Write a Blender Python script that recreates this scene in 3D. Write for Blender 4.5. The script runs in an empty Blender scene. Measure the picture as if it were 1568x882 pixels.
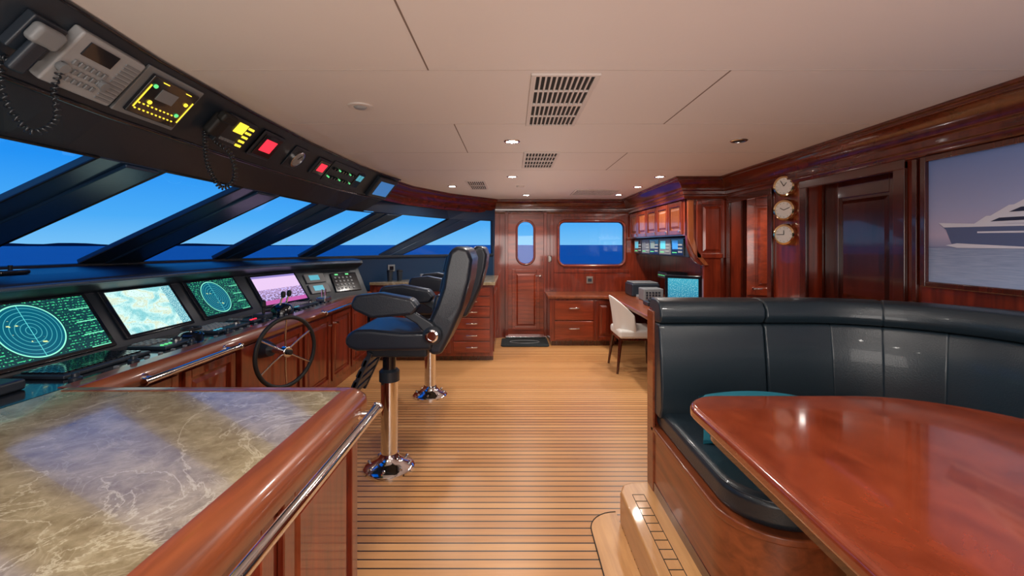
import bpy, bmesh, math, random
from mathutils import Vector, Matrix
random.seed(4)
S = bpy.context.scene
COL = S.collection
try:
    S.view_settings.view_transform = 'Standard'
except Exception:
    pass

# ------------------------------------------------------------------ materials
def newmat(name):
    m = bpy.data.materials.new(name); m.use_nodes = True
    nt = m.node_tree; b = nt.nodes.get('Principled BSDF')
    return m, nt, b
def M(name, col, rough=.5, metal=0, coat=0, es=0, ecol=None, bump=0, bs=60, spec=None):
    m, nt, b = newmat(name)
    b.inputs['Base Color'].default_value = (*col, 1)
    b.inputs['Roughness'].default_value = rough
    b.inputs['Metallic'].default_value = metal
    b.inputs['Coat Weight'].default_value = coat
    b.inputs['Coat Roughness'].default_value = .05
    if spec is not None: b.inputs['Specular IOR Level'].default_value = spec
    if es:
        b.inputs['Emission Color'].default_value = (*(ecol or col), 1)
        b.inputs['Emission Strength'].default_value = es
    tc = nt.nodes.new('ShaderNodeTexCoord')
    n = nt.nodes.new('ShaderNodeTexNoise'); n.inputs['Scale'].default_value = bs
    n.inputs['Detail'].default_value = 4
    nt.links.new(tc.outputs['Object'], n.inputs['Vector'])
    if bump:
        bp = nt.nodes.new('ShaderNodeBump'); bp.inputs['Strength'].default_value = bump
        bp.inputs['Distance'].default_value = .004
        nt.links.new(n.outputs['Fac'], bp.inputs['Height'])
        nt.links.new(bp.outputs['Normal'], b.inputs['Normal'])
    else:
        mp = nt.nodes.new('ShaderNodeMapRange')
        mp.inputs['To Min'].default_value = max(rough-.04, .01); mp.inputs['To Max'].default_value = rough+.04
        nt.links.new(n.outputs['Fac'], mp.inputs['Value'])
        nt.links.new(mp.outputs['Result'], b.inputs['Roughness'])
    return m
def WOOD(name, c1, c2, sc=(14, 14, 1.3), rough=.28, coat=.6):
    m, nt, b = newmat(name)
    tc = nt.nodes.new('ShaderNodeTexCoord'); mp = nt.nodes.new('ShaderNodeMapping')
    mp.inputs['Scale'].default_value = sc
    n = nt.nodes.new('ShaderNodeTexNoise'); n.inputs['Scale'].default_value = 1.6
    n.inputs['Detail'].default_value = 7; n.inputs['Roughness'].default_value = .62
    n.inputs['Distortion'].default_value = .5
    r = nt.nodes.new('ShaderNodeValToRGB')
    r.color_ramp.elements[0].position = .3; r.color_ramp.elements[0].color = (*c1, 1)
    r.color_ramp.elements[1].position = .72; r.color_ramp.elements[1].color = (*c2, 1)
    L = nt.links.new
    L(tc.outputs['Object'], mp.inputs['Vector']); L(mp.outputs['Vector'], n.inputs['Vector'])
    L(n.outputs['Fac'], r.inputs['Fac']); L(r.outputs['Color'], b.inputs['Base Color'])
    b.inputs['Roughness'].default_value = rough
    b.inputs['Coat Weight'].default_value = coat; b.inputs['Coat Roughness'].default_value = .06
    return m

MAH = WOOD('mahogany', (.085, .010, .004), (.27, .033, .010), coat=.75)
MAHH = WOOD('mahogany_horizontal', (.12, .015, .005), (.34, .048, .014), (1.2, 14, 14), coat=.75)
MAHY = WOOD('mahogany_long', (.13, .030, .010), (.31, .078, .025), (14, 1.2, 14), .3, .4)
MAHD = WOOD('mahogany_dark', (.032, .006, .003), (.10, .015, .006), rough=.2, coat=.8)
MAHR = WOOD('mahogany_rib', (.16, .03, .009), (.42, .12, .035), (30, 30, .8))
CROWN = WOOD('mahogany_crown', (.055, .009, .004), (.15, .025, .009), (6, 6, 14), .2, .6)
TABLE = WOOD('table_varnish', (.15, .024, .009), (.30, .055, .020), (5, 3, 3), .15, 1.0)
TEAKP = WOOD('teak_border', (.50, .24, .08), (.72, .39, .15), (12, 1, 12), .35, .3)
BLK = M('black_panel', (.018, .026, .038), .38)
BLKG = M('black_gloss', (.008, .011, .017), .14, coat=.5)
NAVY = M('windshield_frame_paint', (.014, .040, .092), .30)
GREY = M('grey_plastic', (.20, .21, .22), .4)
GREYL = M('light_grey_plastic', (.34, .35, .36), .4)
CHR = M('chrome', (.80, .80, .82), .08, metal=1)
BRASS = M('polished_brass', (.80, .62, .36), .12, metal=1)
STEEL = M('brushed_steel', (.6, .6, .6), .25, metal=1)
LEA = M('dark_leather', (.014, .025, .035), .34, bump=.25, bs=180, coat=.15)
LEAC = M('helm_leather', (.010, .016, .028), .34, bump=.25, bs=180, coat=.15)
CEIL = M('ceiling_vinyl', (.75, .69, .65), .55, bump=.15, bs=25)
WHITE = M('white_leather', (.72, .70, .66), .45)
CREAM = M('clock_face', (.88, .87, .82), .3)
TEAL = M('teal_fabric', (.005, .14, .20), .7, bump=.3, bs=300)
VENTM = M('vent_frame', (.66, .60, .56), .5)
DARK = M('dark_void', (.012, .012, .012), .8)
RUB = M('black_rubber', (.008, .008, .008), .6)
CORD = M('cord_rubber', (.012, .016, .022), .3, coat=.3)
MAT_ = M('floor_mat_weave', (.015, .022, .024), .9, bump=.6, bs=250)
SEAM = M('seam_line', (.22, .16, .13), .8)
GREENL = M('led_green', (.1, .6, .2), .4, es=1.2)
YELL = M('led_yellow', (1, .75, .05), .4, es=1.3)
REDL = M('display_red', (1, .03, .06), .4, es=1.2)
CYAN = M('display_cyan', (.1, .5, .65), .3, es=.5)
BLUEL = M('display_blue', (.04, .22, .6), .3, es=.6)
LCD = M('display_lcd', (.25, .32, .28), .3, es=.05)
WARM = M('lamp_glow', (1, .98, .95), .4, es=90)
PAPER = M('paper', (.8, .8, .78), .7)
BOXW = M('switch_plate', (.35, .30, .26), .3, metal=.6)
GLASSM, nt, b = newmat('window_glass')
nt.nodes.remove(b)
tr = nt.nodes.new('ShaderNodeBsdfTransparent'); gl = nt.nodes.new('ShaderNodeBsdfGlossy')
gl.inputs['Roughness'].default_value = .02
mx = nt.nodes.new('ShaderNodeMixShader'); mx.inputs[0].default_value = .04
nt.links.new(tr.outputs[0], mx.inputs[1]); nt.links.new(gl.outputs[0], mx.inputs[2])
nt.links.new(mx.outputs[0], nt.nodes['Material Output'].inputs[0])

class NB:
    def __init__(s, nt): s.nt = nt
    def n(s, t): return s.nt.nodes.new(t)
    def m(s, op, a, b=None, c=None):
        x = s.n('ShaderNodeMath'); x.operation = op
        for i, v in enumerate((a, b, c)):
            if v is None: continue
            if isinstance(v, (int, float)): x.inputs[i].default_value = v
            else: s.nt.links.new(v, x.inputs[i])
        return x.outputs[0]
    def mix(s, f, a, b):
        x = s.n('ShaderNodeMix'); x.data_type = 'RGBA'
        if isinstance(f, (int, float)): x.inputs[0].default_value = f
        else: s.nt.links.new(f, x.inputs[0])
        for i, v in ((6, a), (7, b)):
            if isinstance(v, tuple): x.inputs[i].default_value = (*v, 1)
            else: s.nt.links.new(v, x.inputs[i])
        return x.outputs[2]
    def noise(s, vec, sc, det=4, **k):
        x = s.n('ShaderNodeTexNoise'); x.inputs['Scale'].default_value = sc; x.inputs['Detail'].default_value = det
        for a, v in k.items(): x.inputs[a].default_value = v
        s.nt.links.new(vec, x.inputs['Vector']); return x.outputs['Fac']

# floor: teak planks laid across the room with black caulking
FLOOR, nt, b = newmat('teak_planks'); q = NB(nt)
tc = q.n('ShaderNodeTexCoord'); sp = q.n('ShaderNodeSeparateXYZ'); nt.links.new(tc.outputs['Object'], sp.inputs[0])
yy = q.m('DIVIDE', sp.outputs['Y'], .058)
fr = q.m('FRACT', yy); fl = q.m('FLOOR', yy)
seam = q.m('LESS_THAN', fr, .15)
offx = q.m('MULTIPLY', fl, 7.31)
cmb = q.n('ShaderNodeCombineXYZ')
nt.links.new(q.m('ADD', q.m('MULTIPLY', sp.outputs['X'], 1.2), offx), cmb.inputs[0])
nt.links.new(q.m('MULTIPLY', sp.outputs['Y'], 30.), cmb.inputs[1])
ng = q.noise(cmb.outputs[0], 1.5, 6, Roughness=.6)
wn = q.n('ShaderNodeTexWhiteNoise'); wn.noise_dimensions = '1D'; nt.links.new(fl, wn.inputs['W'])
c = q.mix(ng, (.36, .145, .045), (.70, .345, .125))
c = q.mix(q.m('MULTIPLY', wn.outputs['Value'], .5), c, (.80, .45, .19))
c = q.mix(seam, c, (.022, .010, .006))
nt.links.new(c, b.inputs['Base Color']); b.inputs['Roughness'].default_value = .34
b.inputs['Specular IOR Level'].default_value = .42

# marble
MARB, nt, b = newmat('emperador_marble'); q = NB(nt)
tc = q.n('ShaderNodeTexCoord')
n1 = q.noise(tc.outputs['Object'], 11, 10, Roughness=.72, Distortion=.3)
n2 = q.noise(tc.outputs['Object'], 2.6, 9, Distortion=1.0, Roughness=.6)
n3 = q.noise(tc.outputs['Object'], 9, 8, Distortion=1.2)
def vein(n_, c_, w): # soft ridge
    return q.m('POWER', q.m('MAXIMUM', q.m('SUBTRACT', 1, q.m('DIVIDE', q.m('ABSOLUTE', q.m('SUBTRACT', n_, c_)), w)), 0), 1.5)
v1 = vein(n2, .5, .014); v2 = vein(n3, .52, .03)
r = q.n('ShaderNodeValToRGB'); nt.links.new(n1, r.inputs[0])
r.color_ramp.elements[0].position = .28; r.color_ramp.elements[0].color = (.15, .105, .052, 1)
r.color_ramp.elements[1].position = .72; r.color_ramp.elements[1].color = (.42, .345, .22, 1)
x = r.color_ramp.elements.new(.5); x.color = (.28, .22, .13, 1)
c = q.mix(q.m('MULTIPLY', v1, .65), r.outputs[0], (.60, .53, .38)); c = q.mix(q.m('MULTIPLY', v2, .30), c, (.52, .45, .31))
nt.links.new(c, b.inputs['Base Color']); b.inputs['Roughness'].default_value = .13
b.inputs['Coat Weight'].default_value = .3; b.inputs['Coat Roughness'].default_value = .03

def SCREEN(name, kind, st=1.3):
    m, nt, b = newmat(name); q = NB(nt)
    uv = q.n('ShaderNodeUVMap'); sp = q.n('ShaderNodeSeparateXYZ'); nt.links.new(uv.outputs[0], sp.inputs[0])
    u, v = sp.outputs[0], sp.outputs[1]
    if kind == 'radar':
        du = q.m('MULTIPLY', q.m('SUBTRACT', u, .40), 1.75); dv = q.m('SUBTRACT', v, .5)
        rr_ = q.m('SQRT', q.m('ADD', q.m('MULTIPLY', du, du), q.m('MULTIPLY', dv, dv)))
        ring = q.m('LESS_THAN', q.m('FRACT', q.m('MULTIPLY', rr_, 15)), .13)
        ins = q.m('LESS_THAN', rr_, .46)
        big = q.m('LESS_THAN', q.m('ABSOLUTE', q.m('SUBTRACT', rr_, .46)), .010)
        ax = q.m('LESS_THAN', q.m('ABSOLUTE', du), .005)
        nz = q.noise(uv.outputs[0], 5, 8, Roughness=.7)
        echo = q.m('MULTIPLY', q.m('GREATER_THAN', nz, .63), ins)
        c = q.mix(ins, (.003, .035, .045), (.0, .085, .14))
        c = q.mix(q.m('MULTIPLY', q.m('MULTIPLY', ring, ins), .65), c, (.10, .55, .58))
        c = q.mix(q.m('MULTIPLY', ax, ins), c, (.1, .6, .6)); c = q.mix(big, c, (.25, .85, .6))
        c = q.mix(echo, c, (.75, .9, .35))
        mp = q.n('ShaderNodeMapping'); mp.inputs['Scale'].default_value = (1.6, 1, 1); nt.links.new(uv.outputs[0], mp.inputs[0])
        n4 = q.noise(mp.outputs[0], 30, 3)
        rows = q.m('GREATER_THAN', q.m('FRACT', q.m('MULTIPLY', v, 20)), .6)
        txt = q.m('MULTIPLY', q.m('MULTIPLY', rows, q.m('GREATER_THAN', n4, .54)), q.m('SUBTRACT', 1, q.m('LESS_THAN', rr_, .5)))
        c = q.mix(txt, c, (.05, .55, .24))
        box_ = q.m('MULTIPLY', q.m('GREATER_THAN', u, .80), q.m('LESS_THAN', q.m('FRACT', q.m('MULTIPLY', v, 4)), .06))
        c = q.mix(box_, c, (.2, .8, .5))
    elif kind == 'chart':
        nz = q.noise(uv.outputs[0], 3.5, 8, Distortion=.6)
        r = q.n('ShaderNodeValToRGB'); nt.links.new(nz, r.inputs[0]); e = r.color_ramp.elements
        e[0].position = .38; e[0].color = (.25, .62, .66, 1); e[1].position = .5; e[1].color = (.62, .90, .86, 1)
        x = e.new(.54); x.color = (.66, .74, .55, 1); x = e.new(.60); x.color = (.68, .92, .86, 1)
        n4 = q.noise(uv.outputs[0], 60, 2)
        side = q.m('GREATER_THAN', u, .84)
        c = q.mix(q.m('GREATER_THAN', n4, .64), r.outputs[0], (.1, .3, .3))
        c = q.mix(side, c, q.mix(q.m('GREATER_THAN', n4, .52), (.05, .3, .4), (.5, .8, .8)))
    elif kind == 'conning':
        n4 = q.noise(uv.outputs[0], 22, 3)
        c = q.mix(v, (.10, .07, .16), (.62, .38, .62))
        c = q.mix(q.m('GREATER_THAN', v, .52), c, (.72, .52, .78))
        c = q.mix(q.m('MULTIPLY', q.m('GREATER_THAN', n4, .52), q.m('LESS_THAN', v, .52)), c, (.55, .45, .85))
        c = q.mix(q.m('LESS_THAN', v, .14), c, (.50, .10, .36))
        c = q.mix(q.m('GREATER_THAN', v, .93), c, (.25, .2, .5))
    else:
        n4 = q.noise(uv.outputs[0], 30, 2)
        c = q.mix(v, (.02, .25, .42), (.05, .45, .62)); c = q.mix(q.m('GREATER_THAN', n4, .6), c, (.4, .8, .8))
    b.inputs['Base Color'].default_value = (.01, .01, .01, 1); b.inputs['Roughness'].default_value = .15
    nt.links.new(c, b.inputs['Emission Color']); b.inputs['Emission Strength'].default_value = st
    return m
RADAR = SCREEN('radar_screen', 'radar', 1.35); CHART = SCREEN('chart_screen', 'chart', 1.15)
CONN = SCREEN('conning_screen', 'conning', 1.2); PCS = SCREEN('pc_screen', 'pc', .9)

# picture backdrop
PIC, nt, b = newmat('photo_print'); q = NB(nt)
uv = q.n('ShaderNodeUVMap'); sp = q.n('ShaderNodeSeparateXYZ'); nt.links.new(uv.outputs[0], sp.inputs[0])
r = q.n('ShaderNodeValToRGB'); nt.links.new(sp.outputs[1], r.inputs[0]); e = r.color_ramp.elements
e[0].position = 0; e[0].color = (.24, .34, .58, 1); e[1].position = 1; e[1].color = (.20, .32, .68, 1)
for p, cc in ((.27, (.12, .19, .40, 1)), (.30, (.34, .36, .56, 1)), (.38, (.52, .48, .68, 1)), (.6, (.38, .44, .72, 1))):
    x = e.new(p); x.color = cc
st = q.n('ShaderNodeMapping'); st.inputs['Scale'].default_value = (12, 90, 1); nt.links.new(uv.outputs[0], st.inputs[0])
nz = q.noise(st.outputs[0], 1, 4)
c = q.mix(q.m('MULTIPLY', q.m('MULTIPLY', nz, .9), q.m('LESS_THAN', sp.outputs[1], .28)), r.outputs[0], (.50, .60, .80))
nt.links.new(c, b.inputs['Base Color']); b.inputs['Roughness'].default_value = .4
b.inputs['Specular IOR Level'].default_value = .25

# ------------------------------------------------------------------ geometry helpers
def G(name):
    e = bpy.data.objects.new(name, None); COL.objects.link(e); e.empty_display_size = .1; return e
def finish(me, name, mat, parent, bevel=0, seg=2, smooth=True, ang=38):
    if smooth:
        for p in me.polygons: p.use_smooth = True
        me.set_sharp_from_angle(angle=math.radians(ang))
    if mat: me.materials.append(mat)
    o = bpy.data.objects.new(name, me); COL.objects.link(o)
    if parent: o.parent = parent
    if bevel:
        m = o.modifiers.new('bevel', 'BEVEL'); m.width = bevel; m.segments = seg; m.limit_method = 'ANGLE'
        m.angle_limit = math.radians(35); m.harden_normals = True
    return o
def poly(name, v, f, mat, parent=None, bevel=0, seg=2, smooth=True, uv=None, fixn=True):
    me = bpy.data.meshes.new(name); me.from_pydata([tuple(x) for x in v], [], f); me.update()
    if fixn:
        bm = bmesh.new(); bm.from_mesh(me); bmesh.ops.recalc_face_normals(bm, faces=bm.faces); bm.to_mesh(me); bm.free()
    if uv:
        l = me.uv_layers.new(name='UVMap')
        for i, c in enumerate(uv): l.data[i].uv = c
    return finish(me, name, mat, parent, bevel, seg, smooth)
def box(name, x0, x1, y0, y1, z0, z1, mat, parent=None, bevel=0, seg=2):
    return fbox(name, Matrix(), x0, x1, y0, y1, z0, z1, mat, parent, bevel, seg)
BF = [(0, 1, 3, 2), (4, 6, 7, 5), (0, 4, 5, 1), (2, 3, 7, 6), (0, 2, 6, 4), (1, 5, 7, 3)]
def fbox(name, Mx, u0, u1, v0, v1, n0, n1, mat, parent=None, bevel=0, seg=2):
    vs = [Mx @ Vector((u, v, n)) for u in (u0, u1) for v in (v0, v1) for n in (n0, n1)]
    return poly(name, vs, BF, mat, parent, bevel, seg)
def boxes(name, Mx, lst, mat, parent=None, bevel=0):
    vs, fs = [], []
    for (u0, u1, v0, v1, n0, n1) in lst:
        k = len(vs); vs += [Mx @ Vector((u, v, n)) for u in (u0, u1) for v in (v0, v1) for n in (n0, n1)]
        fs += [tuple(i + k for i in f) for f in BF]
    return poly(name, vs, fs, mat, parent, bevel)
def ext(name, pts, vec, mat, parent=None, bevel=0, seg=2):
    n = len(pts); vec = Vector(vec); p = [Vector(x) for x in pts]
    vs = p + [x + vec for x in p]
    fs = [tuple(range(n)), tuple(range(2*n-1, n-1, -1))] + [(i, (i+1) % n, (i+1) % n+n, i+n) for i in range(n)]
    return poly(name, vs, fs, mat, parent, bevel, seg)
def lathe(name, prof, Mx, mat, parent=None, n=32):
    vs, fs = [], []
    for (r_, z) in prof:
        for i in range(n):
            a = 2*math.pi*i/n; vs.append(Mx @ Vector((r_*math.cos(a), r_*math.sin(a), z)))
    for j in range(len(prof)-1):
        for i in range(n):
            fs.append((j*n+i, j*n+(i+1) % n, (j+1)*n+(i+1) % n, (j+1)*n+i))
    fs.append(tuple(range(n))); fs.append(tuple((len(prof)-1)*n+i for i in range(n)))
    return poly(name, vs, fs, mat, parent)
def cyl(name, p0, p1, r0, mat, parent=None, r1=None, n=20, bevel=0):
    p0 = Vector(p0); p1 = Vector(p1); d = p1-p0
    Mx = Matrix.Translation(p0) @ d.to_track_quat('Z', 'Y').to_matrix().to_4x4()
    o = lathe(name, [(r0, 0), (r1 if r1 is not None else r0, d.length)], Mx, mat, parent, n)
    if bevel:
        m = o.modifiers.new('b', 'BEVEL'); m.width = bevel; m.segments = 2; m.limit_method = 'ANGLE'
    return o
def tube(name, pts, r_, mat, parent=None, cyclic=False, smooth=False, res=4):
    cu = bpy.data.curves.new(name, 'CURVE'); cu.dimensions = '3D'; cu.bevel_depth = r_; cu.bevel_resolution = res
    cu.use_fill_caps = True
    s = cu.splines.new('POLY'); s.points.add(len(pts)-1)
    for i, p in enumerate(pts): s.points[i].co = (*p, 1)
    s.use_cyclic_u = cyclic
    cu.materials.append(mat)
    tmp = bpy.data.objects.new(name+'_c', cu); COL.objects.link(tmp)
    dg = bpy.context.evaluated_depsgraph_get()
    me = bpy.data.meshes.new_from_object(tmp.evaluated_get(dg)); me.name = name
    bpy.data.objects.remove(tmp)
    for p in me.polygons: p.use_smooth = True
    if not me.materials: me.materials.append(mat)
    o = bpy.data.objects.new(name, me); COL.objects.link(o); o.parent = parent
    return o
def sweep(name, path, prof, mat, parent=None, bevel=0, seg=2, cyclic=False):
    """path 2D list, prof (n,z): n along the right-hand normal of travel"""
    P = [Vector(p) for p in path]; n = len(P); vs, fs = [], []
    for i in range(n):
        def nrm(a, b):
            d = (b-a).normalized(); return Vector((d.y, -d.x))
        if cyclic: na, nb = nrm(P[i-1], P[i]), nrm(P[i], P[(i+1) % n])
        else:
            na = nrm(P[i-1], P[i]) if i > 0 else nrm(P[0], P[1])
            nb = nrm(P[i], P[i+1]) if i < n-1 else na
        mv = (na+nb); mv = mv/max(.3, mv.length_squared)*2
        for (a, z) in prof:
            w = P[i]+mv*a; vs.append((w.x, w.y, z))
    k = len(prof)
    for i in range(n if cyclic else n-1):
        j = (i+1) % n
        for t in range(k): fs.append((i*k+t, i*k+(t+1) % k, j*k+(t+1) % k, j*k+t))
    if not cyclic: fs += [tuple(range(k)), tuple((n-1)*k+t for t in range(k))]
    return poly(name, vs, fs, mat, parent, bevel, seg)
def rrect(x0, x1, z0, z1, r_, n=6):
    o = []
    for cx, cz, a0 in ((x1-r_, z1-r_, 0), (x0+r_, z1-r_, 90), (x0+r_, z0+r_, 180), (x1-r_, z0+r_, 270)):
        for i in range(n+1):
            a = math.radians(a0+90*i/n); o.append((cx+r_*math.cos(a), cz+r_*math.sin(a)))
    return o
def holed(name, outer, holes, Mx, t, mat, parent=None):
    bm = bmesh.new(); es = []
    for lp in [outer]+holes:
        vv = [bm.verts.new((p[0], p[1], 0)) for p in lp]
        es += [bm.edges.new((vv[i], vv[(i+1) % len(vv)])) for i in range(len(vv))]
    bmesh.ops.triangle_fill(bm, use_beauty=True, use_dissolve=False, edges=es, normal=(0, 0, 1))
    rr_ = bmesh.ops.extrude_face_region(bm, geom=bm.faces[:])
    bmesh.ops.translate(bm, vec=(0, 0, t), verts=[x for x in rr_['geom'] if isinstance(x, bmesh.types.BMVert)])
    bmesh.ops.transform(bm, matrix=Mx, verts=bm.verts)
    bmesh.ops.recalc_face_normals(bm, faces=bm.faces)
    me = bpy.data.meshes.new(name); bm.to_mesh(me); bm.free()
    return finish(me, name, mat, parent, ang=30)
def FR(o, U, V):
    U = Vector(U).normalized(); V = Vector(V).normalized(); N = U.cross(V)
    m = Matrix((U, V, N)).transposed().to_4x4(); m.translation = Vector(o); return m
def fquad(name, Mx, u0, u1, v0, v1, n_, mat, parent):
    vs = [Mx @ Vector(p) for p in ((u0, v0, n_), (u1, v0, n_), (u1, v1, n_), (u0, v1, n_))]
    return poly(name, vs, [(0, 1, 2, 3)], mat, parent, uv=[(0, 0), (1, 0), (1, 1), (0, 1)], smooth=False, fixn=False)
def panel(name, Mx, u0, u1, v0, v1, mat, parent, fw=.05, th=.018, mid=None):
    """framed raised panel door: stiles + rails + raised field"""
    p = parent
    boxes(name+'_frame', Mx, [(u0, u0+fw, v0, v1, 0, th), (u1-fw, u1, v0, v1, 0, th),
          (u0+fw, u1-fw, v0, v0+fw, 0, th), (u0+fw, u1-fw, v1-fw, v1, 0, th)], mat, p, .004)
    fbox(name+'_back', Mx, u0+fw, u1-fw, v0+fw, v1-fw, -.004, .003, mid or mat, p)
    g = .02
    a = [(u0+fw+g, v0+fw+g), (u1-fw-g, v0+fw+g), (u1-fw-g, v1-fw-g), (u0+fw+g, v1-fw-g)]
    h = .025
    b_ = [(u0+fw+g+h, v0+fw+g+h), (u1-fw-g-h, v0+fw+g+h), (u1-fw-g-h, v1-fw-g-h), (u0+fw+g+h, v1-fw-g-h)]
    vs = [Mx @ Vector((x, y, .003)) for x, y in a]+[Mx @ Vector((x, y, .014)) for x, y in b_]
    poly(name+'_field', vs, [(4, 5, 6, 7)]+[(i, (i+1) % 4, (i+1) % 4+4, i+4) for i in range(4)], mid or mat, p, smooth=False)
def rounded_pad(name, Mx, sx, sy, sz, mat, parent, r_=.03, puff=.0):
    o = fbox(name, Mx, -sx/2, sx/2, -sy/2, sy/2, -sz/2, sz/2, mat, parent, r_, 5)
    return o
T = Matrix.Translation
def FY(y): return FR((0, y, 0), (1, 0, 0), (0, 0, 1))          # u=x v=z n=-y
def FX(x): return FR((x, 0, 0), (0, -1, 0), (0, 0, 1))         # u=-y v=z n=-x
def FXp(x): return FR((x, 0, 0), (0, 1, 0), (0, 0, 1))         # u=y v=z n=+x
CZ = 2.18; YW = 7.1

# ------------------------------------------------------------------ shell
box('floor', -3.4, 2.6, -1.6, YW+.2, -.06, 0, FLOOR)
box('ceiling', -1.9, 2.6, -1.6, YW+.2, CZ, CZ+.1, CEIL)
box('wall_back', -3.5, 2.6, -1.7, -1.6, -.06, CZ+.1, MAH)
# ceiling seams
g = G('ceiling_seam')
for i, (x, a, b_) in enumerate([(-.34, .6, 1.82), (-.34, 2.63, 3.45), (.89, 1.82, 2.63), (.89, 3.45, 4.25)]):
    box('seam_%d' % i, x-.003, x+.003, a, b_, CZ-.0015, CZ, SEAM, g)
SEAM2 = M('seam_line_faint', (.50, .43, .39), .8)
for i, y in enumerate((1.82, 2.63, 3.45, 4.25)):
    box('cross_seam_%d' % i, -1.3, 2.1, y-.002, y+.002, CZ-.001, CZ, SEAM2, g)

# far wall
wall_holes = [[(-.06, .02), (.50, .02), (.50, 1.97), (-.06, 1.97)], rrect(.735, 1.79, 1.14, 1.85, .11)]
holed('wall_far', [(-.32, 0), (2.6, 0), (2.6, CZ), (-.32, CZ)], wall_holes, FY(YW+.1), .1, MAH)
g = G('trim_far_wall')
F = FY(YW)
boxes('stiles', F, [(-.28, -.2, 0, 2.0, 0, .02), (-.11, -.06, 0, 2.0, 0, .03), (.5, .55, 0, 2.0, 0, .03), (-.06, .5, 1.97, 2.02, 0, .03),
                    (.60, .66, .75, 2.0, 0, .015), (.66, 1.85, 1.92, 2.0, 0, .015), (.66, 1.85, 1.03, 1.08, 0, .012)], MAH, g, .005)
boxes('stile_dark', F, [(-.30, -.28, 0, 2.0, 0, .025)], NAVY, g)
# far window trim
g = G('window_7')
w = rrect(.735, 1.79, 1.14, 1.85, .11)
tube('frame', [F @ Vector((x, z, .008)) for x, z in w], .022, MAHH, g, True)
tube('inner_frame', [F @ Vector((x, z, -.06)) for x, z in rrect(.745, 1.78, 1.15, 1.84, .10)], .016, BLK, g, True)
fquad('pane', F, .735, 1.79, 1.14, 1.85, -.08, GLASSM, g)
# door
g = G('door_1')
D = FY(YW+.07)
oval = rrect(.075, .355, 1.16, 1.85, .13, 8)
holed('leaf', [(-.06, .02), (.50, .02), (.50, 1.97), (-.06, 1.97)], [oval], D, .05, MAHH, g)
D2 = FY(YW+.02)
tube('window_frame', [D2 @ Vector((x, z, .0)) for x, z in oval], .018, MAH, g, True)
fquad('pane', D2, .06, .37, 1.15, 1.86, -.03, GLASSM, g)
panel('lower', D2, .0, .44, .12, 1.08, MAHH, g, .05, .015)
cyl('handle_rose', D2 @ Vector((.455, .98, 0)), D2 @ Vector((.455, .98, .03)), .022, CHR, g)
cyl('handle', D2 @ Vector((.455, .98, .03)), D2 @ Vector((.37, .98, .045)), .009, CHR, g)
box('threshold', -.1, .55, YW-.08, YW+.1, 0, .03, CHR, g, .005)
g = G('doormat')
ext('mat', [(x, y, .001) for x, y in rrect(-.16, .54, 6.45, 6.99, .05)], (0, 0, .014), MAT_, g)
tube('mat_emblem', [(.19+.22*math.cos(t), 6.72+.10*math.sin(t), .016) for t in [i*math.pi/16 for i in range(32)]], .006, GREY, g, True, res=1)
# switches
g = G('wall_socket'); fbox('plate', F, 1.18, 1.28, .86, .97, 0, .012, BOXW, g, .004); fbox('insert', F, 1.2, 1.26, .89, .94, .012, .02, BLK, g)
g = G('light_switch'); fbox('plate', F, .575, .635, 1.2, 1.3, 0, .015, BOXW, g, .004); fbox('rocker', F, .59, .62, 1.22, 1.28, .015, .022, GREYL, g)

# ---- windshield
panes = [((-1.7, 1.1), (-1.7, 1.84), (-3.36, 1.5), (-3.33, 2.24), 1.83),
         ((-1.7, 2.2), (-1.7, 2.82), (-3.27, 2.6), (-3.18, 3.28), 1.83),
         ((-1.7, 3.28), (-1.7, 3.93), (-3.08, 3.72), (-2.89, 4.32), 1.83),
         ((-1.7, 4.59), (-1.53, 5.07), (-2.76, 4.54), (-2.42, 5.07), 1.83),
         ((-1.33, 5.45), (-.9, 6.4), (-2.3, 5.2), (-1.75, 5.9), 1.84),
         ((-.48, 6.85), (-.31, 7.0), (-1.5, 6.1), (-.31, 7.06), 1.85)]
SZ = 1.33
def P3(p, z): return Vector((p[0], p[1], z))
seq = [((-1.7, -1.6), (-3.4, -1.6), 1.83)]
for p in panes:
    seq += [(p[0], p[2], p[4]), (p[1], p[3], p[4])]
seq += [((-.25, 7.12), (-.25, 7.12), 1.85)]
g = G('windshield_frame')
for i in range(0, len(seq), 2):
    (t0, b0, z0), (t1, b1, z1) = seq[i], seq[i+1]
    q4 = [P3(t0, z0), P3(t1, z1), P3(b1, SZ), P3(b0, SZ)]
    nrm = (q4[1]-q4[0]).cross(q4[3]-q4[0]).normalized()
    if nrm.z < 0: nrm = -nrm
    ext('mullion_%d' % (i//2), q4, nrm*.035, NAVY, g, .006)
    if 0 < i < len(seq)-2:
        a = .36; m0, m1 = q4[0].lerp(q4[1], a), q4[0].lerp(q4[1], 1-.12); c1, c0 = q4[3].lerp(q4[2], 1-.12), q4[3].lerp(q4[2], a)
        ext('mullion_rib_%d' % (i//2), [m0, m1, c1, c0], -nrm*.018, NAVY, g, .008)
for i, p in enumerate(panes):
    gw = G('window_%d' % (i+1))
    v = [P3(p[0], p[4]), P3(p[1], p[4]), P3(p[3], SZ), P3(p[2], SZ)]
    nrm = (v[1]-v[0]).cross(v[3]-v[0]).normalized(); nrm = nrm if nrm.z > 0 else -nrm
    poly('pane', [x+nrm*.02 for x in v], [(0, 1, 2, 3)], GLASSM, gw, smooth=False)
    tube('gasket', v, .006, RUB, gw, True)
Bc = [(-3.4, -1.6), (-3.36, 1.5), (-3.33, 2.24), (-3.27, 2.6), (-3.18, 3.28), (-3.08, 3.72), (-2.89, 4.32), (-2.76, 4.54), (-2.42, 5.07), (-2.3, 5.2), (-1.75, 5.9), (-1.5, 6.1), (-.31, 7.06)]
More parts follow.
